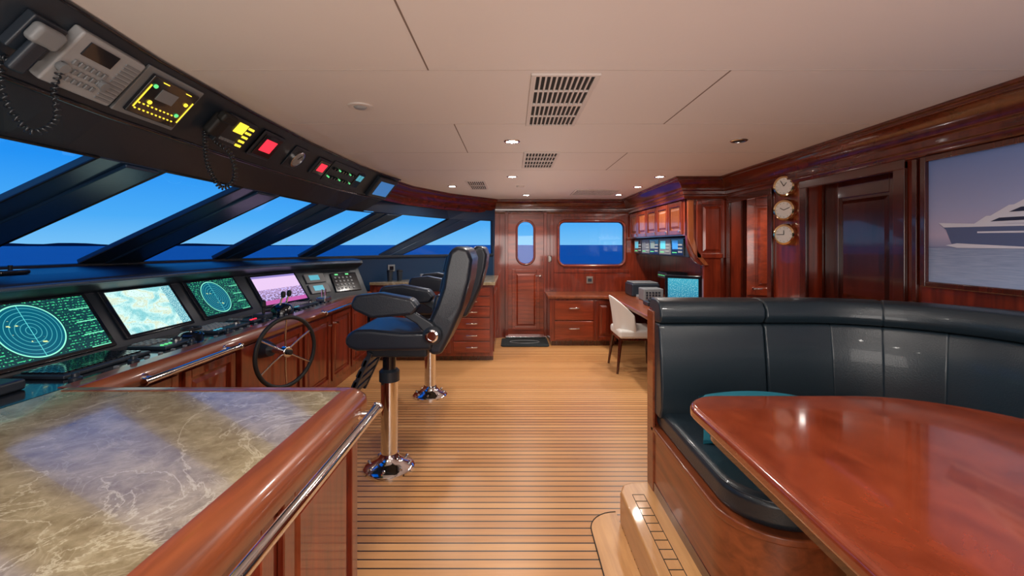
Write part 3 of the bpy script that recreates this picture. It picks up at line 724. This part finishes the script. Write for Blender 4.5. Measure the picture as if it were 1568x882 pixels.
# upper cabinets
g = G('upper_cabinet')
box('body', 1.87, 2.38, 4.80, 7.09, 1.57, 2.0, MAH, g); 
box('head', 1.86, 2.38, 4.79, 7.09, 1.97, 2.17, MAH, g)
Uf = FX(1.87)
n = 5; w0, w1 = 4.9, 7.05
for i in range(n):
    a = w0+(w1-w0)*i/n; b_ = w0+(w1-w0)*(i+1)/n
    panel('door_%d' % i, Uf, -b_+.01, -a-.01, 1.585, 1.95, MAH, g, .05, .02, MAHR)
    cyl('knob_%d' % i, Uf @ Vector((-a-.04, 1.62, .018)), Uf @ Vector((-a-.04, 1.62, .035)), .010, CHR, g, n=12)
cor = [(1.87, 1.97), (1.87, 1.55)] + [(1.87+.18*(1-math.cos(a)), 1.55-.30*math.sin(a)) for a in [i*math.pi/16 for i in range(1, 9)]] + [(2.05, .742), (2.36, .742), (2.36, 1.97)]
ext('side_corbel', [(x, 4.79, z) for x, z in cor], (0, .05, 0), MAH, g, .006)
ext('corner_column', [(1.875, 4.775, 1.955), (1.94, 4.775, 1.955), (1.94, 4.775, 1.55), (1.99, 4.775, 1.40), (2.10, 4.775, 1.25), (2.05, 4.775, 1.25), (1.94, 4.775, 1.38), (1.875, 4.775, 1.55)], (0, .03, 0), MAHR, g, .006)
panel('side_panel', FY(4.79), 1.97, 2.30, 1.33, 1.95, MAH, g, .05, .015)
g = G('equipment_rack')
box('housing', 1.93, 2.29, 4.90, 7.05, 1.33, 1.56, BLK, g, .01)
E = FX(1.93); x = -7.0
for i, (wd, m_) in enumerate(((.4, CYAN), (.36, GREY), (.4, LCD), (.42, CYAN), (.4, BLUEL))):
    fbox('unit_%d' % i, E, x, x+wd-.02, 1.35, 1.54, 0, .02, GREY if i % 2 else BLKG, g, .005)
    fbox('unit_screen_%d' % i, E, x+.05, x+wd*.55, 1.42, 1.52, .02, .023, m_, g)
    boxes('unit_keys_%d' % i, E, [(x+wd*.6+.03*k, x+wd*.6+.02+.03*k, 1.38+.04*j, 1.40+.04*j, .02, .026) for k in range(4) for j in range(3)], GREYL, g)
    boxes('unit_leds_%d' % i, E, [(x+.05+.03*k, x+.06+.03*k, 1.375, 1.385, .02, .024) for k in range(5)], GREENL, g); x += wd+.01
DT = .736
g = G('desktop_monitor')
Mo = FR((1.93, 5.05, DT), (.72, -.50, 0), (0, 0, 1))
fbox('foot', Mo, -.1, .1, 0, .015, -.1, .06, BLK, g, .004); fbox('neck', Mo, -.02, .02, .01, .15, -.03, -.01, BLK, g)
fbox('case', Mo, -.20, .20, .10, .39, -.02, .015, BLKG, g, .008); fquad('screen', Mo, -.165, .165, .135, .355, .0165, PCS, g)
g = G('desk_phone'); box('base', 1.62, 1.82, 5.35, 5.55, DT, DT+.05, BLK, g, .012); box('handset', 1.64, 1.80, 5.37, 5.42, DT+.05, DT+.085, BLKG, g, .015)
g = G('printer'); box('body', 1.70, 2.1, 6.35, 6.75, DT, DT+.18, BLK, g, .02); box('lid', 1.72, 2.08, 6.37, 6.73, DT+.18, DT+.20, GREY, g, .008); box('tray', 1.76, 2.04, 6.27, 6.36, DT, DT+.03, GREYL, g)
g = G('desk_radio'); box('body', 1.72, 1.98, 5.85, 6.1, DT, DT+.16, GREY, g, .012); boxes('keys', FY(5.85), [(1.75+.04*i, 1.775+.04*i, DT+.03+.035*j, DT+.05+.035*j, 0, .008) for i in range(5) for j in range(3)], BLK, g)
g = G('network_switch'); box('body', 2.05, 2.33, 5.95, 6.3, 1.02, 1.10, BLK, g, .005); box('bracket', 2.25, 2.34, 6.0, 6.25, .98, 1.02, BLK, g); boxes('leds', FX(2.05), [(-6.27+.04*k, -6.26+.04*k, 1.05, 1.06, 0, .004) for k in range(7)], GREENL, g)
g = G('satellite_phone'); box('base', 2.2, 2.335, 5.0, 5.2, 1.0, 1.25, BLK, g, .01); box('handset', 2.15, 2.2, 5.06, 5.12, 1.02, 1.23, BLKG, g, .015)
g = G('coiled_cord'); coil('cord', [(1.70, 5.36, DT+.03), (1.66, 5.25, DT+.015), (1.72, 5.12, DT+.015), (1.8, 5.2, DT+.02)], .010, .003, 18, RUB, g)
g = G('document_tray')
for i in range(3): box('tray_%d' % i, 2.02, 2.27, 5.5, 5.85, DT+.08*i, DT+.08*i+.012, BLK, g); box('paper_%d' % i, 2.04, 2.25, 5.52, 5.83, DT+.08*i+.012, DT+.08*i+.03, PAPER, g)
boxes('posts', Matrix(), [(2.02, 2.03, 5.5, 5.51, DT, DT+.18), (2.02, 2.03, 5.84, 5.85, DT, DT+.18), (2.26, 2.27, 5.5, 5.51, DT, DT+.18), (2.26, 2.27, 5.84, 5.85, DT, DT+.18)], BLK, g)

# desk chair (white shell, tapered dark legs) facing +X
g = G('desk_chair')
cxo = -.05
rounded_pad('seat', T((1.50+cxo, 5.33, .45)), .46, .50, .10, WHITE, g, .035)
arc = []
for i in range(15):
    a = math.radians(-85+170*i/14); arc.append((1.49+cxo-.23*math.cos(a)*1.0, 5.33+.255*math.sin(a)))
vs, fs = [], []
for j, (z, lean) in enumerate(((.46, 0), (.58, -.01), (.72, -.03), (.84, -.055), (.875, -.062))):
    for i, (x, y) in enumerate(arc):
        t = abs(i-7)/7; drop = 0 if j == 0 else (t**2)*.22*(j/4)
        for k in (0, 1):
            s = 1-(.11 if k else 0); vs.append((1.49+cxo+(x-1.49-cxo)*s+lean*(1-t*.5), 5.33+(y-5.33)*s, z-drop))
n = len(arc)
def ix(j, i, k): return (j*n+i)*2+k
for j in range(4):
    for i in range(n-1):
        fs.append((ix(j, i, 0), ix(j, i+1, 0), ix(j+1, i+1, 0), ix(j+1, i, 0))); fs.append((ix(j, i, 1), ix(j+1, i, 1), ix(j+1, i+1, 1), ix(j, i+1, 1)))
for i in range(n-1): fs.append((ix(4, i, 0), ix(4, i+1, 0), ix(4, i+1, 1), ix(4, i, 1))); fs.append((ix(0, i, 0), ix(0, i, 1), ix(0, i+1, 1), ix(0, i+1, 0)))
for i in (0, n-1):
    for j in range(4): fs.append((ix(j, i, 0), ix(j+1, i, 0), ix(j+1, i, 1), ix(j, i, 1)))
o = poly('back_shell', vs, fs, WHITE, g)
m_ = o.modifiers.new('s', 'SUBSURF'); m_.levels = 1; m_.render_levels = 2
for i, (x, y, fx, fy) in enumerate(((1.30, 5.14, 1.25, 5.10), (1.30, 5.52, 1.25, 5.57), (1.70, 5.14, 1.73, 5.11), (1.70, 5.52, 1.73, 5.56))):
    cyl('leg_%d' % i, (fx+cxo, fy, 0), (x+cxo, y, .42), .013, MAHD, g, .024, n=14)
box('apron', 1.28+cxo, 1.72+cxo, 5.12, 5.54, .37, .42, MAHD, g, .01)

# ------------------------------------------------------------------ helm chairs facing -X
def helm_chair(cx, cy):
    g = G('helm_chair')
    def t(x, y, z): return T((cx+x, cy+y, z))
    lathe('base_flange', [(.165, 0), (.165, .012), (.15, .028), (.10, .045), (.068, .075), (.058, .10)], t(0, 0, 0), CHR, g, 40)
    for k in range(8):
        a = k*math.pi/4; lathe('bolt_%d' % k, [(.010, 0), (.010, .012), (.004, .016)], t(.135*math.cos(a), .135*math.sin(a), .03), STEEL, g, 10)
    lathe('post_lower', [(.055, .08), (.055, .60)], t(0, 0, 0), CHR, g, 32)
    lathe('collar', [(.066, .575), (.066, .64), (.05, .655)], t(0, 0, 0), BLK, g, 32)
    lathe('post_upper', [(.043, .64), (.043, .78)], t(0, 0, 0), BLKG, g, 32)
    box('seat_frame', cx-.10, cx+.28, cy-.16, cy+.16, .765, .83, BLK, g, .015)
    sp = [(-.18, .845), (-.205, .87), (-.195, .92), (-.15, .955), (-.05, .958), (.15, .94), (.30, .945), (.34, .90), (.33, .83), (-.13, .825)]
    ext('seat', [(cx+x, cy-.26, z) for x, z in sp], (0, .52, 0), LEAC, g, .025, 4)
    bp = [(.27, .90), (.29, .98), (.345, 1.10), (.385, 1.22), (.40, 1.33), (.425, 1.43), (.475, 1.465), (.545, 1.45), (.57, 1.38), (.555, 1.25), (.51, 1.08), (.44, .92), (.38, .80), (.31, .80)]
    ext('backrest', [(cx+x, cy-.25, z) for x, z in bp], (0, .50, 0), LEAC, g, .03, 4)
    for i, (z, xf) in enumerate(((1.05, .315), (1.17, .36), (1.30, .383))):
        ext('back_pad_%d' % i, [(cx+xf-.005, cy-.20, z), (cx+xf+.055, cy-.20, z), (cx+xf+.085, cy-.20, z+.105), (cx+xf+.02, cy-.20, z+.11)], (0, .40, 0), LEAC, g, .018, 3)
    for s in (-1, 1):
        y = cy+s*.27
        ext('arm_pad', [(cx+x, y-.055, z) for x, z in ((-.13, 1.085), (-.145, 1.12), (-.12, 1.17), (.03, 1.185), (.22, 1.15), (.26, 1.10), (.22, 1.055), (-.02, 1.035))], (0, .11, 0), LEAC, g, .024, 4)
        ext('arm_bracket', [(cx+x, y-.018+s*.01, z) for x, z in ((.12, 1.07), (.20, 1.09), (.34, 1.0), (.37, .93), (.31, .92), (.24, 1.0))], (0, .036, 0), BLK, g, .01)
        lathe('pivot', [(.055, 0), (.055, .03), (.042, .04), (.04, .032)], T((cx+.335, y-(.0*s), .93)) @ Matrix.Rotation(math.radians(-90*s), 4, 'X'), BLK, g)
        lathe('pivot_ring', [(.038, .0), (.038, .045), (.028, .048), (.027, .04)], T((cx+.335, y, .93)) @ Matrix.Rotation(math.radians(-90*s), 4, 'X'), CHR, g)
    Ff = FR((cx-.07, cy, .80), (0, 1, 0), (-.42, 0, -.9))
    boxes('footrest_arms', Ff, [(-.18, -.15, 0, .36, -.014, .014), (.15, .18, 0, .36, -.014, .014)], BLK, g, .004)
    boxes('footrest_slats', Ff, [(-.18, .18, .075*k+.05, .075*k+.10, -.008, .020) for k in range(4)], BLK, g, .004)
    box('footrest_mount', cx-.12, cx, cy-.10, cy+.10, .77, .805, BLK, g, .006)
helm_chair(-.81, 2.96); helm_chair(-.80, 4.38)

# ------------------------------------------------------------------ platform, settee, table
g = G('platform_step')
pl = [(.57, -1.6), (.57, 2.36), (.60, 2.43), (.66, 2.46), (2.3, 2.46), (2.3, -1.6)]
ext('platform', [(x, y, 0) for x, y in pl], (0, 0, .17), TEAKP, g, .012, 3)
boxes('inlay', Matrix(), [(.625, .628, -.5, 2.33, .17, .1712), (.685, .688, -.5, 2.33, .17, .1712), (.625, .688, 2.33, 2.333, .17, .1712)]+[(.628, .685, 2.33-.06*k, 2.334-.06*k, .17, .1712) for k in range(1, 45)], RUB, g)
fl_ = [(.57, -1.6)]+[(.57, 2.46)]+[(.57-.16*math.sin(a), 2.30+.16*math.cos(a)) for a in [i*math.pi/16 for i in range(1, 9)]]+[(.41, -1.6)]
ext('floor_margin', [(x, y, 0) for x, y in fl_], (0, 0, .004), TEAKP, g)
tube('margin_caulk', [(x-.002, y, .004) for x, y in fl_[1:]], .003, RUB, g, res=1)

g = G('settee')
arcp = [(1.5+.72*math.sin(a), 1.70+.72*math.cos(a)) for a in [math.radians(6*i) for i in range(1, 16)]]
path = [(.75, 2.42), (.95, 2.42), (1.15, 2.42), (1.32, 2.42), (1.5, 2.42)]+arcp+[(2.22, 1.4), (2.22, 1.0), (2.22, .5), (2.22, -.4)]
sweep('back_shell', path, [(-.03, .17), (-.03, 1.13), (.02, 1.13), (.02, .17)], MAH, g)
def plen(p): return [0]+[sum((Vector(p[i+1])-Vector(p[i])).length for i in range(k)) for k in range(1, len(p))]
Ls = plen(path)
def at(s):
    for i in range(len(path)-1):
        if s <= Ls[i+1]+1e-6:
            f = (s-Ls[i])/(Ls[i+1]-Ls[i]); return tuple(Vector(path[i]).lerp(Vector(path[i+1]), f))
    return path[-1]
tot = Ls[-1]
bounds = [0.0, .54, .90, 1.16, 1.44, 1.76, 2.12, 2.6, 3.1, tot]
for i in range(len(bounds)-1):
    a, b_ = bounds[i]+.002, bounds[i+1]-.002; k = max(3, int((b_-a)/.06)); sub = [at(a+(b_-a)*j/k) for j in range(k+1)]
    sweep('back_pad_%d' % i, sub, [(.02, .58), (.13, .58), (.165, .64), (.165, .75), (.15, .9), (.13, 1.045), (.115, 1.065), (.02, 1.065)], LEA, g, .012, 3)
rb = [0.0, .54, 1.16, 1.76, 2.6, tot]
for i in range(len(rb)-1):
    a, b_ = rb[i]+.002, rb[i+1]-.002; k = max(3, int((b_-a)/.06)); sub = [at(a+(b_-a)*j/k) for j in range(k+1)]
    sweep('head_roll_%d' % i, sub, [(-.03, 1.075), (-.04, 1.12), (-.03, 1.165), (.0, 1.187), (.07, 1.19), (.12, 1.178), (.148, 1.14), (.15, 1.10), (.13, 1.07), (.06, 1.062)], LEA, g, .012, 3)
box('end_panel', .742, .755, 2.36, 2.46, .17, 1.12, MAHY, g, .004)
def wing(inset=0.):
    x0, x1, ye = .75+inset, 1.20-inset, 1.46+inset; r_ = .22-inset; o = [(x0, 2.40)]
    o += [(x0, ye+r_)]+[(x0+r_-r_*math.cos(a), ye+r_-r_*math.sin(a)) for a in [i*math.pi/16 for i in range(1, 9)]]
    o += [(x1-r_+r_*math.sin(a), ye+r_-r_*math.cos(a)) for a in [i*math.pi/16 for i in range(0, 8)]]+[(x1, ye+r_), (x1, 2.0-inset)]
    o += [(1.45, 2.0-inset), (1.65, 1.92-inset), (1.78-inset, 1.75), (1.80-inset, 1.5), (1.80-inset, -.4), (2.22, -.4), (2.22, 1.70)]
    o += [(1.5+.72*math.sin(a), 1.70+.72*math.cos(a)) for a in [math.radians(90-10*i) for i in range(1, 9)]]+[(1.5, 2.40)]
    return o
ext('base', [(x, y, .17) for x, y in wing(0)], (0, 0, .33), MAHY, g, .006)
ext('base_kick', [(x, y, .171) for x, y in wing(-.004)], (0, 0, .05), MAHD, g)
ext('base_rim', [(x, y, .48) for x, y in wing(-.008)], (0, 0, .03), MAHY, g, .008)
ext('seat_cushion', [(x, y, .505) for x, y in wing(.018)], (0, 0, .11), LEA, g, .035, 5)
tube('seat_piping', [(x, y, .60) for x, y in wing(.03)[:-1]], .006, LEA, g, False)

g = G('throw_pillow')
Pm = T((1.04, 1.95, .724)) @ Matrix.Rotation(math.radians(-14), 4, 'X')
vs, fs = [], []; N_ = 14
for side in (-1, 1):
    for i in range(N_+1):
        for j in range(N_+1):
            u, v = i/N_*2-1, j/N_*2-1
            h = .07*((1-u**4)*(1-v**4))**.6
            vs.append(Pm @ Vector((u*.22*(1-.05*(1-v*v)), side*h, v*.112*(1-.06*(1-u*u))*(1-.25*u*u*(v > 0)))))
m0 = (N_+1)**2
for s in (0, 1):
    for i in range(N_):
        for j in range(N_):
            a = s*m0+i*(N_+1)+j; fs.append((a, a+1, a+N_+2, a+N_+1))
o = poly('cushion', vs, fs, TEAL, g)

g = G('dining_table')
tt = [(.63, -.5), (.63, 1.56)]+[(.63+.14*(1-math.cos(a)), 1.56+.14*math.sin(a)) for a in [i*math.pi/16 for i in range(1, 9)]]
tt += [(1.28+.47*math.sin(a), 1.23+.47*math.cos(a)) for a in [i*math.pi/24 for i in range(0, 13)]]+[(1.75, -.5)]
ext('top', [(x, y, .855) for x, y in tt], (0, 0, .047), TABLE, g, .018, 5)
ti = [(x+(.05 if x < 1 else -.05), y-.05) for x, y in tt]
ext('apron', [(x, y, .80) for x, y in ti], (0, 0, .055), MAHD, g)
lathe('pedestal', [(.22, .17), (.22, .20), (.10, .25), (.07, .45), (.09, .7), (.16, .80)], T((1.5, .95, 0)), MAHD, g)
lathe('pedestal_near', [(.22, .17), (.22, .20), (.10, .25), (.07, .45), (.09, .7), (.16, .80)], T((1.5, 0, 0)), MAHD, g)

# ------------------------------------------------------------------ ceiling fittings
def vent(x0, x1, y0, y1, groups=2, alongx=True):
    g = G('air_vent'); f = .018; z = CZ
    boxes('frame', Matrix(), [(x0, x1, y0, y0+f, z-.01, z), (x0, x1, y1-f, y1, z-.01, z), (x0, x0+f, y0+f, y1-f, z-.01, z), (x1-f, x1, y0+f, y1-f, z-.01, z)], VENTM, g, .002)
    box('void', x0+f, x1-f, y0+f, y1-f, z-.002, z-.001, DARK, g)
    n = int((y1-y0-2*f)/.033); st = (y1-y0-2*f)/n; m = int((x1-x0-2*f)/.023); sx = (x1-x0-2*f)/m; ls = []
    for i in range(m+1): ls.append((x0+f+sx*i-.004, x0+f+sx*i+.004, y0+f, y1-f, z-.009, z-.002))
    for k in range(1, 2*groups): yc = y0+(y1-y0)*k/groups/2; hh = .014 if k % 2 == 0 else .005; ls.append((x0+f, x1-f, yc-hh, yc+hh, z-.010, z-.002))
    boxes('louvers', Matrix(), ls, VENTM, g)
vent(.08, .37, 1.85, 2.65, 2); vent(.09, .37, 3.42, 4.1, 2); vent(-.52, -.3, 4.95, 5.7, 1); vent(.82, 1.4, 5.75, 6.35, 2)
def downlight(x, y, on=True, pw=26, z=CZ, ss=165):
    g = G('downlight'); t = T((x, y, z)) @ Matrix.Rotation(math.pi, 4, 'X')
    lathe('trim', [(.056, 0), (.056, .004), (.050, .009), (.042, .009), (.040, .001)], t, CHR if on else STEEL, g, 28)
    lathe('lens', [(.039, .002), (.038, .006), (.02, .008)], t, WARM if on else DARK, g, 20)
    if on:
        l = bpy.data.lights.new('lamp', 'SPOT'); l.energy = pw; l.color = (1, .93, .84); l.spot_size = math.radians(ss); l.spot_blend = .9
        l.shadow_soft_size = .05; o = bpy.data.objects.new('lamp', l); o.location = (x, y, z-.03); COL.objects.link(o); o.parent = g
for x, y in ((0, 3.06), (0, 4.64), (1.53, 4.64), (1.53, 5.45), (1.5, 6.3), (-.72, 5.4), (.2, 6.35)): downlight(x, y, True, 46)
for x, y, p_ in ((0, 1.2, 36), (-1.0, .9, 24), (1.3, 1.0, 34), (1.3, -.4, 34), (-1.0, -.5, 28), (0, -.5, 36)): downlight(x, y, True, p_)
downlight(1.54, 3.04, False)
downlight(2.55, 4.2, True, 22, 2.0)  # added lamp inside the alcove, brightens the door leaf
g = G('ceiling_speaker'); t = T((-.775, 2.29, CZ)) @ Matrix.Rotation(math.pi, 4, 'X')
lathe('ring', [(.062, 0), (.06, .006), (.045, .010), (.035, .006)], t, VENTM, g); lathe('cone', [(.034, .006), (.025, .014), (.01, .016)], t, GREYL, g)
g = G('ceiling_sensor'); lathe('disc', [(.05, 0), (.045, .015), (.02, .02)], T((.1, 5.4, CZ)) @ Matrix.Rotation(math.pi, 4, 'X'), VENTM, g)

def area(name, loc, sx, sy, e, col, rot=(0, 0, 0)):
    l = bpy.data.lights.new(name, 'AREA'); l.shape = 'RECTANGLE'; l.size = sx; l.size_y = sy; l.energy = e; l.color = col
    o = bpy.data.objects.new(name, l); o.location = loc; o.rotation_euler = rot; COL.objects.link(o)
area('rear_fill_light', (0.2, -1.3, 1.3), 2.6, 1.0, 52, (1, .94, .88), (math.radians(102), 0, 0))  # added fill behind the camera, not a real cabin fitting
# added fill spots in mid-air, no real fittings, to brighten the ceiling
for i, (x, y, z, e_) in enumerate(((.3, .3, 1.0, 3), (.3, 1.7, 1.0, 6), (.3, 3.1, 1.0, 8), (.3, 4.5, 1.0, 10), (.3, 5.8, 1.0, 11), (1.4, .9, 1.15, 3), (-1.1, .9, 1.1, 4))):
    l = bpy.data.lights.new('ceiling_fill_spot', 'SPOT'); l.energy = e_; l.color = (1, .94, .93); l.spot_size = math.radians(172); l.spot_blend = 1; l.shadow_soft_size = 0
    o = bpy.data.objects.new('ceiling_fill_spot', l); o.location = (x, y, z); o.rotation_euler = (math.pi, 0, 0); COL.objects.link(o)

# ------------------------------------------------------------------ outside
SEA, nt, b = newmat('sea_water'); q = NB(nt)
tc = q.n('ShaderNodeTexCoord'); n1 = q.noise(tc.outputs['Object'], .25, 6)
b.inputs['Base Color'].default_value = (.001, .09, .34, 1); b.inputs['Roughness'].default_value = .4
bp_ = q.n('ShaderNodeBump'); bp_.inputs['Strength'].default_value = .5; bp_.inputs['Distance'].default_value = 1.5
nt.links.new(n1, bp_.inputs['Height']); nt.links.new(bp_.outputs[0], b.inputs['Normal'])
poly('sea', [(-30000, -30000, -7), (30000, -30000, -7), (30000, 30000, -7), (-30000, 30000, -7)], [(0, 1, 2, 3)], SEA, smooth=False, fixn=False)
g = G('distant_coastline'); LAND = M('land_dark', (.01, .03, .06), .9)
n = 60; top_, bot = [], []
for i in range(n+1):
    t = i/n; x = -5200+3400*t; y = 1500+2700*t
    h = 12+8*math.sin(i*.9)*math.sin(i*.37)+6*random.random(); h *= min(1, 6*t, 6*(1-t))
    top_.append((x, y, -7+h)); bot.append((x, y, -8))
poly('ridge', bot+top_, [(i, i+1, n+2+i, n+1+i) for i in range(n)], LAND, g, smooth=False)

# world: dusk sky
W_ = bpy.data.worlds.new('dusk_sky'); S.world = W_; W_.use_nodes = True; nt = W_.node_tree; q = NB(nt)
bg = nt.nodes['Background']; tc = q.n('ShaderNodeTexCoord'); sp = q.n('ShaderNodeSeparateXYZ'); nt.links.new(tc.outputs['Generated'], sp.inputs[0])
r = q.n('ShaderNodeValToRGB'); nt.links.new(sp.outputs[2], r.inputs[0]); e = r.color_ramp.elements
e[0].position = 0; e[0].color = (.19, .56, .97, 1); e[1].position = 1; e[1].color = (.0, .07, .46, 1)
x = e.new(.05); x.color = (.075, .43, .97, 1); x = e.new(.14); x.color = (.018, .30, .94, 1); x = e.new(.35); x.color = (.005, .19, .80, 1)
nt.links.new(r.outputs[0], bg.inputs[0]); bg.inputs[1].default_value = 1.0

# ------------------------------------------------------------------ camera
cd = bpy.data.cameras.new('camera'); cam = bpy.data.objects.new('camera', cd); COL.objects.link(cam)
cam.location = (0, 0, 1.47); cam.rotation_euler = (math.radians(90), 0, 0)
cd.sensor_width = 36; cd.lens = 36*700/1600; cd.shift_y = -.0421; cd.clip_start = .02; cd.clip_end = 60000
S.camera = cam
